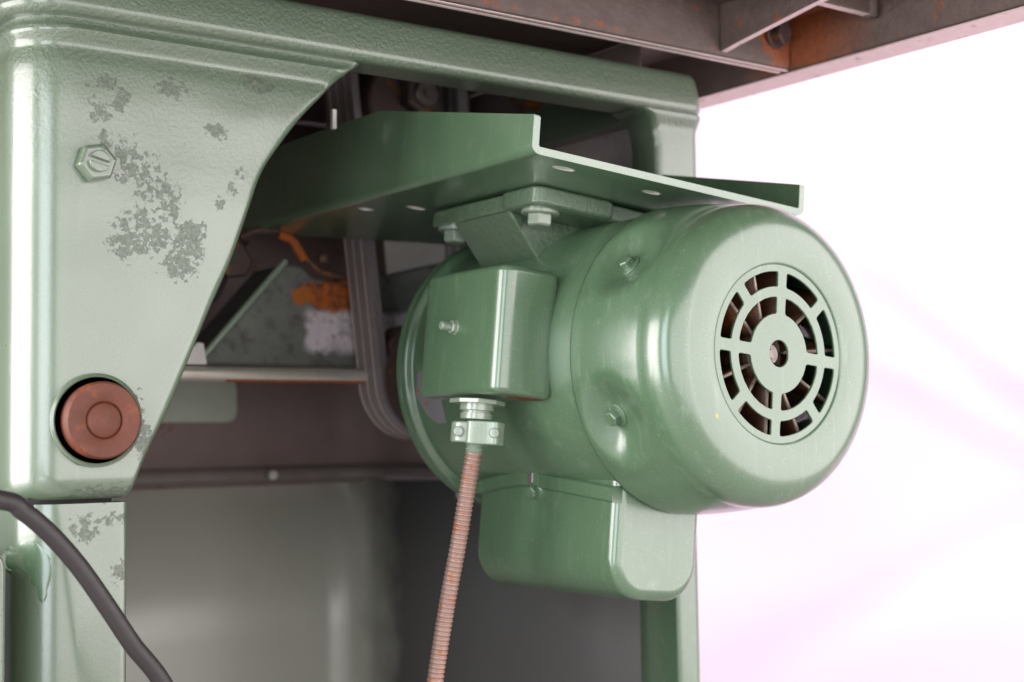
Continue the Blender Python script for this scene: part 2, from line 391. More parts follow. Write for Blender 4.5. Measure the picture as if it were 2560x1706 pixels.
# ---------------------------------------------------------------- the cabinet
YC = .86; X0 = .276; XR = .836; YB = 1.43
cab = thing('saw_cabinet', 'pale green enamelled cast iron saw cabinet with a large slanted rear opening', 'cabinet', (.556, 1.14, 0))
def cabl(v): return [(x-.556, y-1.14, z+H) for x, y, z in v]
def cpart(name, vf, mat, parent=cab, **kw): return mesh_obj(name, cabl(vf[0]), vf[1], mat, parent, **kw)
CUT = [(-.034, .3455), (-.0242, .3486), (-.0035, .3576), (.0214, .3707), (.0777, .3951), (.1202, .4148), (.1526, .4263), (.1773, .4351), (.1947, .447), (.2185, .4651), (.2424, .489), (.2535, .5005), (.2605, .512)]
def smooth_tab(tab, x, h=.008): return sum(interp(tab, x+h*k/3) for k in range(-3, 4))/7
rows = []; NZ = 110
for i in range(NZ+1):
    z = -.034+(.2612+.034)*i/NZ
    xe = smooth_tab(CUT, z, .009) if z < .245 else interp(CUT, z)
    yo = 0.
    if z < -.020: q = min(1, (-.020-z)/.014); yo += .010*(1-math.sqrt(max(0, 1-q*q)))
    yo += -.0035*math.exp(-((z-.2525)/.0035)**2) + .002*math.exp(-((z-.2595)/.002)**2) + .0025*math.exp(-((z-.243)/.006)**2)
    yo += .0007*noise.noise(Vector((z*30, 3, 1)))
    r = .034; row = [(X0, YB-.03, z), (X0, 1.1, z), (X0+yo*.7, YC+r+.03, z)]
    for k in range(13):
        t = PI*k/24; row.append((X0+r-(r-yo*.7)*math.cos(t), YC+r-(r-yo)*math.sin(t), z))
    xa = X0+r; rl = .0065
    for k in range(1, 37):
        x = xa+(xe-rl-xa)*k/36
        w_ = .0006*noise.noise(Vector((x*25, z*25, 5)))
        row.append((x, YC+yo+w_, z))
    for k in range(1, 7):
        t = PI/2*k/6; row.append((xe-rl+rl*math.sin(t), YC+yo+rl*(1-math.cos(t)), z))
    row.append((xe, YC+.013, z)); row.append((xe-.006, YC+.016, z)); row.append((xe-.05, YC+.016, z))
    rows.append(row)
cpart('front_panel', grid(rows), 'cabinet', sharp=60)
# lower left column below the casting joint
rows = []
for i in range(81):
    z = -.0365-.4735*(i/80)**1.3; r = .03; yo = .006; row = [(X0+.006, YB-.03, z), (X0+.006, 1.1, z), (X0+.006, YC+yo+r+.02, z)]
    for k in range(11):
        t = PI*k/20; row.append((X0+.006+r-r*math.cos(t), YC+yo+r-r*math.sin(t), z))
    for k in range(1, 25):
        x = X0+.036+(.3405-X0-.036)*k/24
        bul = 0*math.exp(-((x-.335)/.012)**2)*sst(-.06, -.12, z) + 0*math.exp(-((x-.318)/.010)**2)*sst(-.05, -.11, z)
        row.append((x, YC+yo+bul+.0005*noise.noise(Vector((x*40, z*20, 2))), z))
    for k in range(1, 6):
        t = PI/2*k/5; row.append((.3405+.0045*math.sin(t), YC+yo+.0045*(1-math.cos(t)), z))
    row.append((.345, YC+.03, z)); row.append((.30, YC+.03, z)); rows.append(row)
cpart('lower_column', grid(rows), 'cabinet', sharp=60)
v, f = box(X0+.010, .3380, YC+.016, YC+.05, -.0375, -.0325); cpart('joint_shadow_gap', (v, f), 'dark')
# a run of thick paint on the lower column
rows = []
for i in range(25):
    z = -.058-.037*i/24; wv = (.0115*math.sin(min(1, i/12)*PI/2)*(1-sst(8, 20, i))+.0030*(1-.15*(i > 21)))*(1 if i < 23 else .7 if i < 24 else .05)
    cx_ = .276+.012+.006*sst(4, 20, i)
    row = []
    for k in range(9):
        u = -1+2*k/8; x = cx_+u*wv; yb = YC+.0062+(.03-math.sqrt(max(0, .03**2-(max(0, X0+.036-x))**2)))
        row.append((x, yb-.0007*math.sqrt(max(0, 1-u*u))+.0003, z))
    rows.append(row)
cpart('paint_run', grid(rows), 'paint')
# right column, upper casting
XJ = [(-.034, .796), (.05, .788), (.2117, .7866), (.235, .7862), (.2485, .7838), (.2555, .7788), (.259, .773), (.2612, .7645)]
rows = []
for i in range(91):
    z = -.034+(.2612+.034)*(1-(1-i/90)**1.4); xj = interp(XJ, z); yo = 0.
    if z < -.026: q = min(1, (-.026-z)/.008); yo += .006*(1-math.sqrt(max(0, 1-q*q)))
    yo += -.006*sst(.245, .2605, z)**1.5
    rl = .006; r = .012; row = [(xj+.03, YC+.034, z), (xj+.004, YC+.034, z), (xj, YC+.031, z), (xj, YC+yo+rl, z)]
    for k in range(1, 7):
        t = PI/2*k/6; row.append((xj+rl-rl*math.cos(t), YC+yo+rl-rl*math.sin(t), z))
    for k in range(1, 13): row.append((xj+rl+(XR-r-xj-rl)*k/12, YC+yo, z))
    for k in range(1, 8):
        t = PI/2*k/7; row.append((XR-r+r*math.sin(t), YC+yo+r-r*math.cos(t), z))
    row += [(XR, 1.1, z), (XR, YB-.03, z)]; rows.append(row)
cpart('front_panel', grid(rows), 'cabinet', sharp=60)
# lower right column with its deep inner return
rows = []
for i in range(21):
    z = -.0365-.4735*i/20; yo = .005; a = .802+.003*(i/20); b = .8295; rl = .004; r = .008
    row = [(b-.006, YC+.075, z), (a+.008, YC+.072, z), (a, YC+.064, z), (a, YC+yo+rl, z)]
    for k in range(1, 6):
        t = PI/2*k/5; row.append((a+rl-rl*math.cos(t), YC+yo+rl-rl*math.sin(t), z))
    for k in range(1, 6): row.append((a+rl+(b-r-a-rl)*k/5, YC+yo, z))
    for k in range(1, 6):
        t = PI/2*k/5; row.append((b-r+r*math.sin(t), YC+yo+r-r*math.cos(t), z))
    row += [(b, 1.1, z), (b, YB-.03, z)]; rows.append(row)
cpart('lower_column', grid(rows), 'paint_flat', sharp=60)
# rim all round
def rrect(x0, x1, y0, y1, rads, n=8):
    out = []
    for (cx, cy, sx, sy, a0), r in zip(((x0, y0, 1, 1, PI), (x1, y0, -1, 1, 1.5*PI), (x1, y1, -1, -1, 0), (x0, y1, 1, -1, .5*PI)), rads):
        for k in range(n+1):
            t = a0+PI/2*k/n; out.append((cx+sx*r+r*math.cos(t), cy+sy*r+r*math.sin(t)))
    return out
prof = [(.040, .2625), (.012, .2612), (.006, .2608), (.0022, .2622), (.0004, .2650), (0, .268), (.0012, .276), (.0036, .288), (.0048, .2915), (.0075, .2948), (.0115, .2962), (.040, .2962)]
rows = []
for off, z in prof:
    rows.append([(x, y, z) for x, y in rrect(X0-.010+off, .8345-off, YC-.0105+off, YB-off, [max(.004, .040-off), max(.004, .016-off), max(.004, .02-off), max(.004, .04-off)])])
rows.append(rows[0]); cpart('rim', grid(rows, True), 'cabinet', sharp=70)
# inside walls
rows = []; rows2 = []
inpath = [(.285, 1.366), (.50, 1.366)]+[(.800-.042+.042*math.sin(PI/2*k/14), 1.366-.042+.042*math.cos(PI/2*k/14)) for k in range(15)]+[(.800, YC+.050)]
rows = [[(x, y, z) for x, y in inpath] for z in (-.043, -.2, -.35, -.509)]
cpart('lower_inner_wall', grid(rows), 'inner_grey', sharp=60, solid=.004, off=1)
inpath2 = [(.28, 1.356), (.45, 1.356)]+[(.812-.05+.05*math.sin(PI/2*k/14), 1.356-.05+.05*math.cos(PI/2*k/14)) for k in range(15)]+[(.812, YC+.05)]
rows = [[(x, y, z) for x, y in inpath2] for z in (-.046, .05, .15, .2605, .336)]
cpart('upper_inner_wall', grid(rows), 'inner_brown', sharp=60, solid=.004, off=1)
inl = [(X0+.012, YC+.06), (X0+.012, 1.366)]
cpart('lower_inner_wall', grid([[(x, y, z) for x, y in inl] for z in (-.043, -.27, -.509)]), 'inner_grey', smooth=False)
# casting ledge on the far wall
def inset(path, d):
    out = []
    for i, p in enumerate(path):
        a = Vector(path[max(i-1, 0)]); b = Vector(path[min(i+1, len(path)-1)]); t_ = (b-a).normalized(); out.append((p[0]+t_.y*d, p[1]-t_.x*d))
    return out
rows = [[(x, y, z) for x, y in inset(inpath2, d)] for d, z in ((0, -.026), (.006, -.029), (.009, -.033), (.009, -.0385), (.006, -.042), (.0, -.0435))]
cpart('casting_ledge', grid(rows), 'ledge')
v, f = hexhead(.009, .006); cpart('bolt_end', (put(v, (.686, 1.342, -.0345), (0, -1, -.2)), f), 'bright_metal_lit_edge')
v, f = box(.792, .799, 1.15, 1.164, -.058, -.045); cpart('drain_tab', (v, f), 'grey_panel', bevel=.002)
# pale cover seen through a window in the far wall
poly = rounded([(.48, .019), (.652, .019), (.652, .0630), (.48, .0630)], .012)
cpart('access_cover', prism(poly, 1.350, 1.3555), 'pale_plate', bevel=.001)
# slotted set screw in a hex nut
v, f = hexhead(.0215, .0085); nut = cpart('hex_nut', (put(v, (.3195, YC-.0005, .171), (0, -1, 0), R_(12)), f), 'cabinet', bevel=.0008)
ms = []
for sgn in (1, -1):
    pts = [(.0066*math.cos(a), .0066*math.sin(a)) for a in [R_(12)+ (PI-R_(24))*k/12 for k in range(13)]]
    if sgn < 0: pts = [(-x, -y) for x, y in pts]
    ms.append(prism(pts, .0, .0115, 'z'))
v, f = join(*ms); cpart('set_screw', (put(v, (.3195, YC-.0005, .171), (0, -1, 0), R_(-14)), f), 'cabinet', nut, bevel=.0006)
# rusted shaft end in its bore
v, f = lathe([(.0285, 0), (.0285, .0018), (.0272, .0028), (.0262, .0022), (.0262, -.004)], 64, cap=False)
bore = cpart('bore_ring', (put(v, (.3215, YC-.0012, .0138), (0, -1, 0)), f), 'cabinet')
v, f = lathe([(.0, .0002), (.0262, .0002)], 64); cpart('bore_recess', (put(v, (.3215, YC-.0016, .0138), (0, -1, 0)), f), 'dark', bore)
plug = cpart('shaft_end', (put(lathe([(.0, .0), (.0232, .0), (.0235, .0105), (.0222, .0122), (.0120, .0124), (.01125, .0116), (.0110, .0105), (.0104, .0116), (.0096, .0124), (.0, .0125)], 64)[0], (.3225, YC, .0136), (0, -1, 0)), lathe([(1, 1)]*10, 64)[1]), 'plug', sharp=50)

# ---------------------------------------------------------------- table resting on the rim
tab = thing('saw_table', 'dark rusty cast iron saw table seen from below', 'saw table', (.556, 1.1, .2965+H))
def tabl(v): return [(x-.556, y-1.1, z-.2965) for x, y, z in v]
def tpart(name, vf, mat, parent=tab, **kw): return mesh_obj(name, tabl(vf[0]), vf[1], mat, parent, **kw)
tpart('table_top', box(.06, .9335, .36, 1.75, .3375, .352), 'iron', bevel=.002)
sk = tpart('side_skirt', prism([(.8835, .338), (.8865, .3035), (.889, .2985), (.894, .2968), (.919, .2968), (.926, .2985), (.929, .303), (.9335, .338)], .36, 1.75), 'iron', bevel=.001)
tpart('machined_edge', prism([(.8895, .2972), (.9210, .2972), (.9210, .2962), (.8895, .2962)], .37, 1.74), 'iron_edge', sk)
tpart('side_skirt', box(.06, .10, .36, 1.75, .2968, .3370), 'iron', bevel=.002)
rb = tpart('cross_rib', prism([(.8035, .338), (.8045, .3015), (.806, .2982), (.809, .2970), (.8105, .2986), (.8125, .2986), (.814, .2970), (.8175, .2976), (.8195, .3005), (.821, .338)], .10, .8835, 'x'), 'iron', bevel=.0006)
tpart('machined_edge', box(.3, .883, .8063, .8090, .2962, .2969), 'iron_edge', rb)
tpart('machined_edge', box(.3, .883, .8140, .8170, .2964, .2972), 'iron_edge', rb)
tpart('cross_rib', box(.10, .8835, 1.66, 1.70, .2968, .3370), 'iron', bevel=.002)
for x in (.803, .40): tpart('web', prism([(.8035, .338), (.8035, .3005), (.790, .3030), (.715, .3140), (.66, .321), (.60, .326), (.36, .326), (.36, .338)], x, x+.008, 'x'), 'iron', bevel=.0015)
for x in (.803,): tpart('machined_edge', ([(x_, y_, z_-.0002) for x_, y_, z_ in grid([[(x+.001, y, z), (x+.007, y, z)] for y, z in ((.8032, .3003), (.790, .3028), (.715, .3138), (.66, .3208), (.60, .3258), (.37, .3258))])[0]], grid([[0, 0]]*6)[1]), 'iron_edge')
tpart('machined_edge', box(.812, .875, .7125, .7185, .3188, .3194), 'iron_edge')
tpart('web', box(.811, .8835, .712, .719, .3195, .338), 'iron', bevel=.0015)
tpart('web', box(.408, .803, .712, .719, .3195, .338), 'iron', bevel=.0015)
v, f = lathe([(.006, .3375), (.006, .3200), (.0045, .3175), (0, .317)], 20); tpart('boss', ([(x+.8775, y+.7155, z) for x, y, z in v], f), 'iron')
v, f = join(lathe([(.0125, 0), (.0125, .0022), (0, .0022)], 32), ([(x, y, z+.0022) for x, y, z in hexhead(.017, .009)[0]], hexhead(.017, .009)[1]))
tb = tpart('bolt', (put(v, (.8660, .8033, .3240), (.12, -1, -.12), .3), f), 'brown_steel', bevel=.0006)

# ---------------------------------------------------------------- motor frame of reference (tipped 5.85 degrees with its plate)
RHO = .102156; FO = Vector((.7065, .6572, .052+H))
ROT = (0, RHO, 0); MR = Matrix.Rotation(RHO, 3, 'Y')
def mw(u, y, z): return FO+MR@Vector((u, y, z))
class Grp:      # a thing whose parts are given in motor coordinates (u, inward y, z)
    def __init__(s, name, label, cat, base=(0, 0, 0), group=None):
        s.b = Vector(base); s.r = thing(name, label, cat, mw(*base), ROT, group)
    def part(s, name, vf, mat, parent=None, **kw):
        return mesh_obj(name, [tuple(Vector(p)-s.b) for p in vf[0]], vf[1], mat, parent or s.r, **kw)

# ---- hinged plate
pl = Grp('motor_plate', 'dark green folded steel plate the motor hangs from', 'mounting plate', (-.045, .25, .112))
def yf(u): return .0680-.0600*(u+.164)
outer = [(-.158, yf(-.158)), (.067, yf(.067)), (.067, .36), (-.01, .365), (-.04, .382), (-.15, .475), (-.158, .478)]
def slot(cu, cy, l, wd, ang=0.):
    pts = [(l*math.cos(a)*.5+math.copysign(.25*l, math.cos(a))*0, wd*.5*math.sin(a)) for a in [2*PI*k/20 for k in range(20)]]
    ca, sa = math.cos(ang), math.sin(ang); return [(cu+x*ca-y*sa, cy+x*sa+y*ca) for x, y in pts]
hol = [(-.1255, .083, .017, .008), (-.0445, .0865, .015, .008), (-.1438, .3065, .012, .010), (-.1214, .2695, .016, .009)]
basep = sheet_with_holes('plate', outer, [slot(*h) for h in hol], .005, 0, 'paint_flat', pl.r, Matrix.Translation(Vector((0, 0, .1145))-pl.b), smooth=False)
for a, b, l, wd in hol:
    o_ = slot(a, b, l+.0012, wd+.0012); i_ = slot(a, b, l-.0016, wd-.0016)
    rws = [[(x, y, .1119) for x, y in o_], [(x, y, .1117) for x, y in i_], [(x, y, .1172) for x, y in i_]]
    pl.part('lit_slot_edge', grid(rws, True), 'bright_metal_lit_edge', basep)  # pale ring paints the light caught on the slot's inner wall
def flange(sign, u0, top):
    rws = []; bend = [( .006*(1-math.cos(PI/2*k/7)), .006*(1-math.sin(PI/2*k/7))) for k in range(8)]   # from wall to base
    for i in range(43):
        y = yf(u0)+(.478-yf(u0) if sign < 0 else .3)*i/42; zt = top(y)
        row = [(u0, y, zt), (u0, y, zt*.5+.118*.5)]
        row += [(u0-sign*dx, y, .112+dz) for dx, dz in bend]
        th = .005
        row2 = [(u0-sign*(th if dx < th else dx), y, .112+(th if dz < th else dz)) for dx, dz in reversed(bend)]+[(u0-sign*th, y, zt*.5+.118*.5), (u0-sign*th, y, zt)]
        rws.append(row+row2)
    v, f = grid(rws, True); n = len(rws[0]); f.append(tuple(range(n))); k = n*(len(rws)-1); f.append(tuple(range(k+n-1, k-1, -1)))
    return v, f
fl = pl.part('flange', flange(-1, -.164, lambda y: interp([(.05, .1365), (.064, .1365), (.263, .1775), (.335, .1785), (.50, .1785)], y)), 'paint_flat', sharp=40)
pl.part('flange', flange(1, .073, lambda y: interp([(.05, .134), (.19, .163), (.26, .1775), (.5, .1785)], y)), 'paint_flat', sharp=40)
bl_ = [(.006*(1-math.cos(PI/2*k/7)), .006*(1-math.sin(PI/2*k/7))) for k in range(8)]
edge = [(-.164, .1363)]+[(-.164+a, .112+b) for a, b in bl_]+[(.073-a, .112+b) for a, b in reversed(bl_)]+[(.073, .1338), (.068, .1338), (.068, .1180), (.067, .1170), (-.158, .1170), (-.159, .1180), (-.159, .1363)]
pl.part('lit_front_edge', ([(x, y+yf(x), z) for x, y, z in prism(edge, -.0005, 0.)[0]], prism(edge, 0, 1)[1]), 'paint_edge', smooth=False)  # paler green strip paints the lamp sheen along the plate edge
# ---- motor
mo = Grp('electric_motor', 'glossy green electric motor with a round slotted fan cover', 'motor', (0, .19, .110))
# fan cover, spun steel with four pressed dimples
DIM = [R_(146), R_(-149.5), R_(31), R_(-31)]
def shroud_r(th, y, r):
    for t0 in DIM:
        d = (th-t0+PI) % (2*PI)-PI
        e = math.hypot(d*.105/.037, (y-.062)/.036) if y < .062 else math.hypot(d*.105/.037, (y-.062)/.0235)
        r -= .0125*(1-sst(.22, 1.0, e))
    return r
prof = [(.0585, .0024), (.0592, .0014), (.0605, .0009), (.0635, .0006), (.066, .0002), (.069, 0.)]
for k in range(1, 23):
    t = PI/2*k/22; p_ = 2/2.9; prof.append((.0690+.0325*math.sin(t)**p_, .0270*(1-max(0, math.cos(t))**p_)))
for k in range(1, 31): prof.append((.1015+.0065*(1-(1-k/30)**1.7), .0270+.0600*k/30))
NTH = 224; rows = []
for r, y in prof:
    rows.append([(shroud_r(2*PI*i/NTH, y, r)*math.cos(2*PI*i/NTH), y, shroud_r(2*PI*i/NTH, y, r)*math.sin(2*PI*i/NTH)) for i in range(NTH)])
sh = mo.part('fan_cover', grid(rows, True), 'paint', sharp=50, solid=.0016, off=-1)
def sector(r0, r1, a0, a1, off):   # slot with edges kept parallel to the spokes
    p = []
    b0, b1 = a0+off/r0, a1-off/r0; c0, c1 = a0+off/r1, a1-off/r1
    n = 8; inn = [(r0*math.cos(b0+(b1-b0)*k/n), r0*math.sin(b0+(b1-b0)*k/n)) for k in range(n+1)]
    out = [(r1*math.cos(c1+(c0-c1)*k/n), r1*math.sin(c1+(c0-c1)*k/n)) for k in range(n+1)]
    ring_ = inn+out; q = []
    m = len(ring_)
    for i, pt in enumerate(ring_):
        if i in (0, n, n+1, m-1): 
            a = Vector(ring_[i-1]); b = Vector(ring_[(i+1) % m]); c = Vector(pt); d1 = (a-c); d2 = (b-c); rr = .0022
            p0 = c+d1.normalized()*min(rr, d1.length*.45); p1 = c+d2.normalized()*min(rr, d2.length*.45)
            for k in range(4):
                t = k/3; z = (1-t)**2*p0+2*t*(1-t)*c+t*t*p1; q.append((z.x, z.y))
        else: q.append(pt)
    return q
holes = [ring(0, 0, .0092, .0092, 28)]
for k in range(8): holes.append(sector(.0440, .0545, PI/4*k, PI/4*(k+1), .0037))
for k in range(4): holes.append(sector(.0262, .0378, PI/2*k, PI/2*(k+1), .0037))
Mg = Matrix(((1, 0, 0, 0), (0, 0, 1, .0030), (0, 1, 0, 0), (0, 0, 0, 1)))
gr = sheet_with_holes('grille', ring(0, 0, .0587, .0587, 96), holes, .0018, .0004, 'paint', sh, Matrix.Translation(-mo.b)@Mg, sharp=50)
for t0 in DIM:
    dr = Vector((math.cos(t0), 0, math.sin(t0))); c = dr*(.0935)+Vector((0, .0665, 0))
    v, f = join(lathe([(.0082, 0), (.0082, .0012), (.0060, .0018)], 32), ([(x, y, z+.001) for x, y, z in hexhead(.0092, .0062)[0]], hexhead(.0092, .0062)[1]))
    mo.part('screw', (put(v, c, dr, .35 if t0 > 0 else .1), f), 'paint', sh, bevel=.0004)
mo.part('paint_spot', ([(x-.0555, .0006-y_, z-.0465) for x, y_, z in lathe([(.0024, 0), (.002, .0005), (0, .0008)], 16, 'y')[0]], lathe([(.0024, 0), (.002, .0005), (0, .0008)], 16, 'y')[1]), 'yellow', sh)
def on_cover(th, y):
    k = (y-.0270)/.060; r = .1015+.0065*(1-(1-k)**1.7)+.0004; return (r*math.cos(th), y, r*math.sin(th))
N = [(R_(83)+R_(6.5)*math.cos(2*PI*k/28)*(1+.35*noise.noise(Vector((k*.9, 2, 1)))), .040+.010*math.sin(2*PI*k/28)*(1+.45*noise.noise(Vector((k*.9, 7, 1))))) for k in range(28)]
mo.part('rust_spot', ([on_cover(R_(83), .040)]+[on_cover(a, b) for a, b in N], [(0, 1+i, 1+(i+1) % 28) for i in range(28)]), 'rust_orange', sh)
# fan behind the grille
fan = mo.part('fan', lathe([(0, .016), (.016, .016), (.018, .018), (.018, .052), (.088, .060), (.088, .062), (0, .062)], 64, 'y'), 'fan')
for k in range(11):
    a = 2*PI*(k+.35)/11; ca, sa = math.cos(a), math.sin(a); tx, tz = -sa, ca
    rws = []
    for i in range(7):
        r = .0165+.055*i/6; row = []
        for j in range(5):
            y = .013+.036*j/4; tw = .012*(j/4-.2)*(i/6)
            row.append((r*ca+tx*tw, y, r*sa+tz*tw))
        rws.append(row)
    bl = mo.part('blade', grid(rws), 'fan', fan, solid=.0018, off=0)
    mo.part('blade_edge', tube([((.0165+.055*i/6)*ca-tx*.0024*i/6, .0128, (.0165+.055*i/6)*sa-tz*.0024*i/6) for i in range(7)], .0012, 8), 'fan_edge', fan)
    rws = [[(r*ca+tx*s-tx*.0024*i, .0126, r*sa+tz*s-tz*.0024*i) for s in (-.0013, .0013)] for i, r in enumerate([.0165+.055*i/6 for i in range(7)])]
mo.part('shaft_end', lathe([(0, .0085), (.0030, .0085), (.0034, .0098), (.0062, .0092), (.0068, .0100), (.0068, .03)], 32, 'y'), 'steel')
# body
mo.part('body', lathe([(.09, .082), (.1035, .084), (.105, .088), (.105, .2835), (.1062, .2845), (.1096, .2850), (.1108, .2862), (.1108, .2905), (.1096, .292), (.1108, .2935), (.1108, .2975), (.1095, .2985), (.105, .2995), (.098, .308), (.075, .326), (.045, .334), (.045, .345), (0, .345)], 128, 'y'), 'paint', sharp=45)
mo.part('shaft', lathe([(.0125, .345), (.0125, .462), (.0, .463)], 24, 'y'), 'steel')
pr = []
for k in range(3):
    y = .4135+.0135*k; pr += [(.0505, y), (.0405, y+.0035), (.0405, y+.0085), (.0505, y+.012)]
mo.part('pulley', lathe([(.02, .4105), (.0505, .4105)]+pr+[(.0505, .456), (.02, .456)], 64, 'y'), 'brown_steel', sharp=30)
# bare primer where a sticker has come off, near the drive end
def on_body(th, y, r=.1053): return (r*math.cos(R_(th)), y, r*math.sin(R_(th)))
def patch(name, pts, mat, n=10):    # polygon (theta, y) laid on the body
    pts = rounded(pts, 1.5, 3) if False else pts
    cx_ = sum(p[0] for p in pts)/len(pts); cy_ = sum(p[1] for p in pts)/len(pts)
    v = [on_body(cx_, cy_, .10545)]; f = []; N = []
    for i in range(len(pts)):
        a, b = pts[i], pts[(i+1) % len(pts)]
        for k in range(n): N.append((a[0]+(b[0]-a[0])*k/n, a[1]+(b[1]-a[1])*k/n))
    m = len(N)
    for s in (.5, 1.):
        for th, y in N:
            j = noise.noise(Vector((th*.9, y*300, 1)))
            v.append(on_body(cx_+(th-cx_)*s+(j*.4 if s == 1 else 0), cy_+(y-cy_)*s+(j*.0012 if s == 1 else 0), .10545 if s < 1 else .10515))
    for i in range(m):
        j = (i+1) % m; f.append((0, 1+i, 1+j)); f.append((1+i, 1+m+i, 1+m+j, 1+j))
    return mo.part(name, (v, f), mat)
patch('bare_patch', [(-169.5, .278), (-172.8, .277), (-174.3, .268), (-168, .255), (-160, .248), (-151.5, .249), (-151, .262), (-156, .274), (-164, .281)], 'chip')
patch('rust_spot', [(-164.8, .2805), (-166.6, .280), (-166.4, .2765), (-164.9, .277)], 'rust_orange', 4)
patch('rust_spot', [(-158, .273), (-160.5, .271), (-162, .265), (-160.2, .266), (-158.5, .269)], 'rust_orange', 4)
# cast foot
ft = mo.part('foot', prism(rounded([(-.110, .132), (.110, .132), (.110, .268), (-.110, .268)], .010), .098, .1105, 'z'), 'paint_cast', bevel=.002)
mo.part('foot_pad', prism(rounded([(-.1115, .130), (-.04, .128), (-.04, .172), (-.1115, .176)], .009), .0985, .1118, 'z'), 'paint_cast', ft, bevel=.0025)
mo.part('pedestal', prism([(-.107, .0985), (-.079, .069), (.079, .069), (.107, .0985)], .168, .238), 'paint_cast', ft, bevel=.0015)
for u, y in ((-.0925, .1495), (-.0945, .2525), (.0925, .1495), (.0945, .2525)):
    v, f = lathe([(.0045, 0), (.0138, 0), (.0138, .0022), (.0132, .0026), (.0045, .0026)], 40, cap=False)
    ws = mo.part('washer', (put(v, (u, y, .0981), (0, 0, -1)), f), 'paint_bolt', sharp=50)
    v, f = hexhead(.0165, .0085); mo.part('bolt', (put(v, (u, y, .0955), (0, 0, -1), .2), f), 'paint_bolt', ws, bevel=.0006)
# junction box
jb = mo.part('junction_box', prism(rounded([(-.1135, .118), (-.088, .118), (-.088, .195), (-.1135, .195)], .004), -.0355, .0415, 'z'), 'paint', bevel=.0015)
cv = mo.part('cover', prism(rounded([(-.1465, .1130), (-.0965, .1130), (-.0965, .2110), (-.1465, .2110)], .0115, 10), -.0380, .0490, 'z'), 'paint', jb, bevel=.0048, seg=4)
0 and mo.part('lip', prism(rounded([(-.1125, .1134), (-.1060, .1134), (-.1060, .1986), (-.1125, .1986)], .003), -.0392, .0434, 'z'), 'paint', jb, bevel=.001)
mo.part('rust_line', box(-.124, -.1015, .1190, .1340, -.0384, -.0376), 'plug', jb, bevel=.0006)
prf = []
for k in range(12): prf += [(.0024, .0005+k*.0009), (.0030, .0005+k*.0009+.00045)]
v, f = lathe(prf+[(.0022, .0116), (0, .0118)], 20); mo.part('stud', (put(v, (-.1465, .1672, .0090), (-1, 0, 0)), f), 'paint_edge', cv, sharp=25)
v, f = join(lathe([(.0052, 0), (.0052, .0008), (0, .0008)], 24), ([(x, y, z+.0006) for x, y, z in hexhead(.0086, .0036)[0]], hexhead(.0086, .0036)[1]))
mo.part('nut', (put(v, (-.1461, .1672, .0090), (-1, 0, 0), .3), f), 'paint_bolt', cv, bevel=.0003)
# capacitor cover below the body
def cap_poly(r):
    out = [(-.0565, -.080)]
    for k in range(11):
        t = PI/2*k/10; out.append((-.0565+r-r*math.cos(t), -.1685+r-r*math.sin(t)))
    for k in range(11):
        t = PI/2*k/10; out.append((.0225-r+r*math.sin(t), -.1685+r-r*math.cos(t)))
    out.append((.0225, -.080)); return out
cc = mo.part('capacitor_cover', prism(cap_poly(.028), .0895, .2535), 'paint', bevel=.0085, seg=5)
top = [(-.0925, .2560), (-.0865, .222), (-.0835, .192), (-.0838, .182), (-.0885, .135), (-.0932, .0905)]
rws = []
for z, y in top: rws.append([(-.0590, y, z-.0105), (-.0608, y, z-.0095), (-.0612, y, z-.001), (-.0600, y, z), (-.05, y, z+.0015), (-.05, y, z-.0105)])
v, f = grid(rws, True); n_ = len(rws[0]); f += [tuple(range(n_)), tuple(range(n_*5, n_*6))]; mo.part('flange', (v, f), 'paint', cc, sharp=50)
v, f = join(lathe([(.0072, 0), (.0072, .0012), (.006, .0018)], 32), ([(x, y, z+.001) for x, y, z in hexhead(.0085, .006)[0]], hexhead(.0085, .006)[1]))
mo.part('screw', (put(v, (-.0565, .1800, -.0975), (-1, -.1, -.25), .2), f), 'paint', cc, bevel=.0004)
v, f = box(-.0620, -.0595, .1790, .1850, -.092, -.0825); mo.part('notch_tab', (v, f), 'steel', cc, bevel=.0006)

# ---- flexible conduit with its clamp connector
cd = Grp('flexible_conduit', 'rust tinted ribbed metal conduit hanging from the junction box', 'conduit', (-.130, .155, -.0395))
CX, CY = -.1310, .1555
v, f = lathe([(.0192, 0), (.0192, -.0030), (.011, -.0030), (.011, 0)], 8, a0=.2); nutp = [((x*(1.0 if i % 2 else .93))+CX, (y*(1.0 if i % 2 else .93))+CY, z-.0402) for i, (x, y, z) in enumerate(v)]
cd.part('locknut', (nutp, f), 'paint_bolt', bevel=.0005)
def lz(prof, n=48): 
    v, f = lathe(prof, n); return [(x+CX, y+CY, z) for x, y, z in v], f
cd.part('collar', lz([(.0095, -.0425), (.0118, -.0428), (.0118, -.0475), (.0100, -.0480), (.0098, -.0492), (.0112, -.0496), (.0112, -.0535), (.0085, -.0545)]), 'paint_bolt', sharp=30)
pth = rounded([(-.0125, -.0095), (.0125, -.0095), (.0125, .0095), (-.0125, .0095)], .0085, 6)
clampM = Matrix.Rotation(R_(-52), 3, 'Z')
def cl(v): return [tuple(clampM@Vector(p)+Vector((CX, CY, 0))) for p in v]
v, f = prism(rounded([(-.0165, -.0098), (.0130, -.0098), (.0130, .0098), (-.0165, .0098)], .0088, 6), -.0700, -.0555, 'z'); clamp = cd.part('clamp', (cl(v), f), 'paint_bolt', bevel=.0016)
v, f = prism(rounded([(-.0040, -.0114), (.0190, -.0114), (.0205, .0), (.0175, .0102), (-.0040, .0102)], .004, 4), -.0708, -.0548, 'z'); cd.part('strap', (cl(v), f), 'paint_edge', clamp, bevel=.0012)
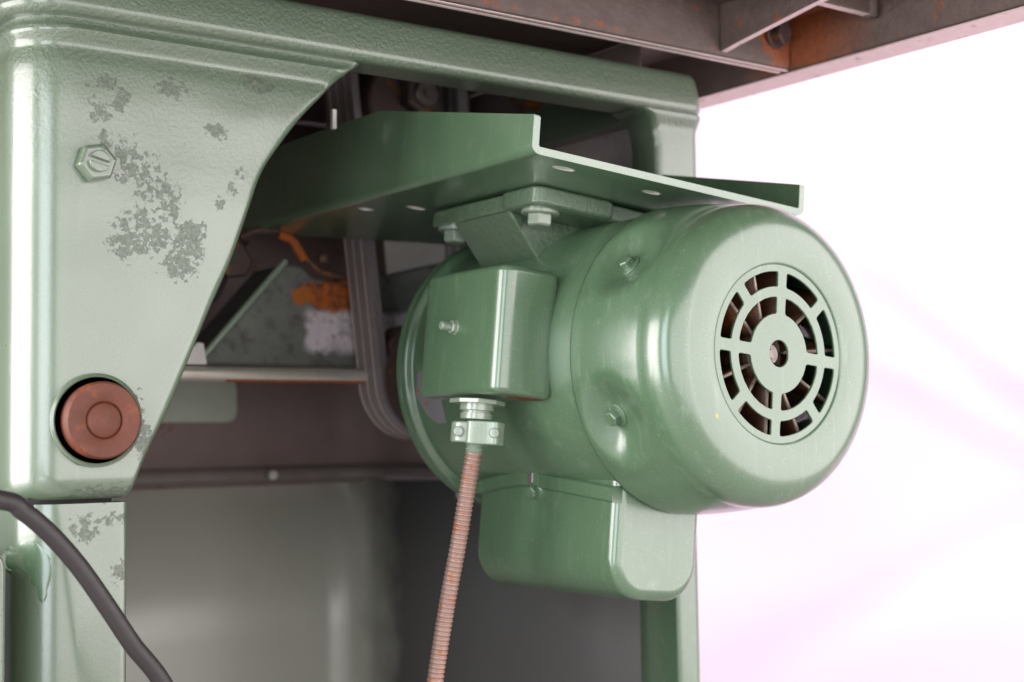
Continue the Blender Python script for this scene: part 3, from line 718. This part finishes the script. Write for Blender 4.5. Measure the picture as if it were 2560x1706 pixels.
for sx in (-.0085, .0165):
    v, f = lathe([(.0036, 0), (.0036, .0014), (.0030, .0024), (0, .0026)], 24); sc = cd.part('screw', (cl(put(v, (sx, -.0100, -.0628), (0.25 if sx > 0 else 0, -1, 0))), f), 'paint_bolt', clamp)
for r_i, xx in ((0, .0035), (1, .0068), (2, .0100)):
    for k in range(6 if r_i else 5):
        z0 = -.0690+.0022*k; v, f = box(xx-.0009, xx+.0009, -.01165, -.0112, z0, z0+.0012); cd.part('raised_mark', (cl(v), f), 'paint_bolt', clamp, smooth=False)
cd.part('neck', lz([(.0050, -.068), (.0058, -.0715), (.0050, -.0722), (.0056, -.0730), (.0060, -.0742), (.0052, -.0750), (.0060, -.0760), (.0050, -.0768)], 32), 'paint_edge', sharp=20)
ctrl = [(CX, CY, -.0755), (CX-.0003, CY+.004, -.100), (CX, CY+.0110, -.140), (CX, CY+.0185, -.177), (CX, CY+.0270, -.2336), (CX+.002, CY+.036, -.30), (CX+.012, CY+.05, -.40), (CX+.03, CY+.07, -.475), (CX+.05, CY+.14, -.522), (CX+.06, CY+.26, -.530)]
base = smooth_path(ctrl, 24); tot = [0]
for a, b in zip(base, base[1:]): tot.append(tot[-1]+(b-a).length)
step = .0032/7; pts = []; k = 0; s = 0
while s < tot[-1]:
    while tot[k+1] < s: k += 1
    q = (s-tot[k])/(tot[k+1]-tot[k]); pts.append(base[k].lerp(base[k+1], q)); s += step
rib = [0, .55, .9, 1, .9, .55, 0]
def conr(i): return .00505+.00078*rib[i % 7]
cd.part('hose', tube(pts, 0, 18, conr), 'conduit', sharp=75)

# ---- three drive belts
P0, R0 = Vector((0, 0)), .049; P1, R1 = Vector((-.052, .285)), .058
def belt_path(r_add, n=30):
    d = P1-P0; L = d.length; a = math.atan2(d.y, d.x); be = math.asin((R1-R0)/L); out = []
    r0, r1 = R0+r_add, R1+r_add
    for k in range(n+1):
        t = a+PI/2+be+(PI-2*be)*k/n; out.append(P0+Vector((math.cos(t), math.sin(t)))*r0)
    out2 = []
    for k in range(n+1):
        t = a-PI/2-be+(PI+2*be)*k/n; out2.append(P1+Vector((math.cos(t), math.sin(t)))*r1)
    seq = out
    a0, a1 = out[-1], out2[0]; seq = seq+[a0.lerp(a1, k/8) for k in range(1, 8)]+out2
    b0, b1 = out2[-1], out[0]; return seq+[b0.lerp(b1, k/8) for k in range(1, 8)]
for k, lb in enumerate(('black rubber drive belt nearest the green motor body', 'middle one of three black rubber drive belts', 'outermost worn drive belt with a pale brown edge, farthest left')):
    yb = .4140+.0135*k; bt = Grp('drive_belt', lb, 'drive belt', (0, yb+.006, -.05), 'drive belts behind the motor')
    pts_o, pts_i = belt_path(.004), belt_path(-.005)
    rws = [[(o_.x, yb, o_.y), (o_.x, yb+.0118, o_.y), (i_.x, yb+.0092, i_.y), (i_.x, yb+.0026, i_.y)] for o_, i_ in zip(pts_o, pts_i)]; rws.append(rws[0])
    body = bt.part('belt_body', grid(rws, True), 'belt', sharp=40)
    pts_w = belt_path(.0043)
    y0, y1 = (yb+.0090, yb+.0119) if k == 2 else (yb+.0098, yb+.0119)
    rws = [[(o_.x, y0, o_.y), (o_.x, y1, o_.y)] for o_ in pts_w]; rws.append(rws[0])
    bt.part('worn_edge', grid(rws), 'belt_edge', sharp=60)

# ---------------------------------------------------------------- trunnion works inside the cabinet
tr = thing('trunnion', 'rust stained grey cast trunnion with a worn white label inside the cabinet', 'saw trunnion', (.6, 1.15, .05+H))
def trp(name, vf, mat, parent=tr, **kw): return mesh_obj(name, [(x-.6, y-1.15, z-.05) for x, y, z in vf[0]], vf[1], mat, parent, **kw)
yk = trp('yoke', prism([(.512, .0665), (.520, .0650), (.78, .0650), (.78, .170), (.70, .150), (.668, .1485), (.640, .1415), (.618, .1425), (.6055, .1535), (.590, .1530)], 1.125, 1.19), 'yoke', bevel=.004)
trp('yoke_edge', tube([(.510, 1.126, .0675), (.550, 1.124, .1125), (.588, 1.122, .1550)], .0032, 10), 'paint_edge', yk)
trp('foot_wedge', prism([(.478, .0625), (.504, .0625), (.501, .0800), (.4955, .0808)], 1.098, 1.104), 'grey_panel', yk, bevel=.001)
lip = smooth_path([(.540, 1.112, .1710), (.556, 1.112, .1785), (.572, 1.112, .1795), (.588, 1.112, .1755), (.597, 1.112, .1640), (.606, 1.112, .1545), (.618, 1.112, .1465), (.640, 1.112, .1430)], 8)
trp('curved_lip', tube(lip, .0026, 10), 'brown_steel')
trp('rust_patch', tube(smooth_path([(.576, 1.111, .1765), (.588, 1.1105, .1725), (.5955, 1.1105, .1625), (.600, 1.1105, .1560)], 8), .0042, 10), 'rust_orange')
trp('arm', prism([(.50, .075), (.545, .125), (.565, .165), (.575, .176), (.540, .176), (.522, .15), (.49, .105)], 1.16, 1.20), 'dark', bevel=.003)
trp('lug', prism(rounded([(.545, .141), (.567, .144), (.572, .158), (.560, .176), (.542, .170)], .006), 1.15, 1.16), 'brown_steel', bevel=.003)
trp('knob_bolt', (put(lathe([(.0062, 0), (.0062, .004), (.004, .006), (0, .0065)], 20)[0], (.625, 1.122, .1597), (0, -1, 0)), lathe([(1, 1)]*4, 20)[1]), 'brown_steel')
trp('socket_bolt', (put(hexhead(.019, .012)[0], (.655, 1.118, .1745), (0, -.6, -1)), hexhead(.019, .012)[1]), 'paint_bolt', bevel=.001)
rod = thing('tilt_shaft', 'bright horizontal steel shaft with a rusty underside crossing the cabinet', 'shaft', (.57, 1.1, .055+H))
mesh_obj('rod', [(x, y, z) for x, y, z in lathe([(.0062, -.28), (.0062, .23)], 28, 'x')[0]], lathe([(.0062, -.28), (.0062, .23)], 28, 'x')[1], 'rod', rod)
rws = [[(x, .0064*math.cos(t), .0064*math.sin(t)) for t in [R_(-135+10*k) for k in range(8)]] for x in (-.05, 0, .05, .09, .13, .18)]
v, f = grid(rws); mesh_obj('rust_strip', v, f, 'rust_orange', rod)
# arbor hub and bits seen above the plate
ah = thing('arbor_hub', 'grimy brown arbor hub with a large hex nut above the plate', 'hub', (.685, 1.08, .29+H))
def ahp(name, vf, mat, parent=ah, **kw): return mesh_obj(name, [(x-.685, y-1.08, z-.29) for x, y, z in vf[0]], vf[1], mat, parent, **kw)
v, f = lathe([(0, 0), (.036, 0), (.038, .002), (.038, .05), (0, .05)], 48, 'y'); ahp('hub', ([(x+.676, y+1.062, z+.292) for x, y, z in v], f), 'brown_steel')
v, f = hexhead(.034, .014); hn = ahp('hex_nut', (put(v, (.6865, 1.062, .3000), (0, -1, 0), .5), f), 'brown_steel', bevel=.001)
v, f = lathe([(0, .003), (.004, .003), (.0045, 0), (.0105, 0), (.0115, -.001), (.0115, -.008)], 32); ahp('arbor_end', (put(v, (.6865, 1.0445, .3000), (0, -1, 0)), f), 'steel', hn)
ahp('bracket', prism([(.66, .20), (.80, .20), (.80, .335), (.66, .335)], 1.14, 1.18), 'inner_brown', bevel=.004)
ahp('rusty_finger', (put(lathe([(.0005, -.026), (.005, -.016), (.009, -.002), (.0095, .010), (.006, .020), (0, .022)], 20)[0], (.818, 1.05, .3095), (1, .15, .22)), lathe([(1, 1)]*6, 20)[1]), 'rust_orange')
ahp('end_stop', (put(lathe([(0, 0), (.009, 0), (.0095, .003), (.005, .006), (.005, .03)], 20)[0], (.860, 1.05, .3060), (0, 1, .1)), lathe([(1, 1)]*5, 20)[1]), 'brown_steel')
st = mesh_obj('guard_strip', *box(-.0018, .0018, -.004, 0, -.0075, .0075), 'bright_metal_lit_edge', bevel=.0006); st.location = (.5378, .95, .2412+H)
tag(st, 'small pale metal strip end beside the slanted panel edge above the plate', 'metal strip')
gp = mesh_obj('lit_wall_stand_in', *prism([(-.030, .05), (.045, .05), (.040, -.015), (.015, -.075), (-.018, -.09)], 0, .004), 'grey_panel', bevel=.001)  # added plate; its pale grey stands in for light on the inner wall
gp.location = (.765, 1.2, .165+H); tag(gp, 'plain grey stand-in for the lit cabinet wall behind the drive belts', 'metal panel')

# ---------------------------------------------------------------- power cable and switch box
path = smooth_path([(.04, .86, -.50), (.10, .83, -.33), (.14, .81, -.08), (.19, .80, -.022), (.2462, .80, -.0299), (.2592, .80, -.0369), (.2747, .80, -.0508), (.2905, .80, -.0693), (.3068, .80, -.0927), (.3209, .80, -.1141), (.3440, .80, -.1470), (.37, .80, -.22), (.385, .79, -.34), (.40, .76, -.46), (.42, .70, -.503), (.46, .55, -.504)], 10)
o = mesh_obj('power_cable', [(p[0], p[1], p[2]+H) for p in tube(path, .0053, 18)[0]], tube(path, .0053, 18)[1], 'cable', sharp=180)
tag(o, 'thick dark rubber power cable looping across the lower left column', 'cable')
sb = thing('switch_box', 'pale green metal box with a rounded corner at the lower left edge', 'box', (.20, .90, -.30+H))
v, f = prism(rounded([(-.08, -.2), (.066, -.2), (.066, .2385), (-.08, .2385)], .010), -.05, .05); mesh_obj('housing', v, f, 'cabinet', sb, bevel=.004)
v, f = prism(rounded([(-.07, -.19), (.056, -.19), (.056, .2285), (-.07, .2285)], .008), -.056, -.051); mesh_obj('lid', v, f, 'cabinet', sb, bevel=.002)
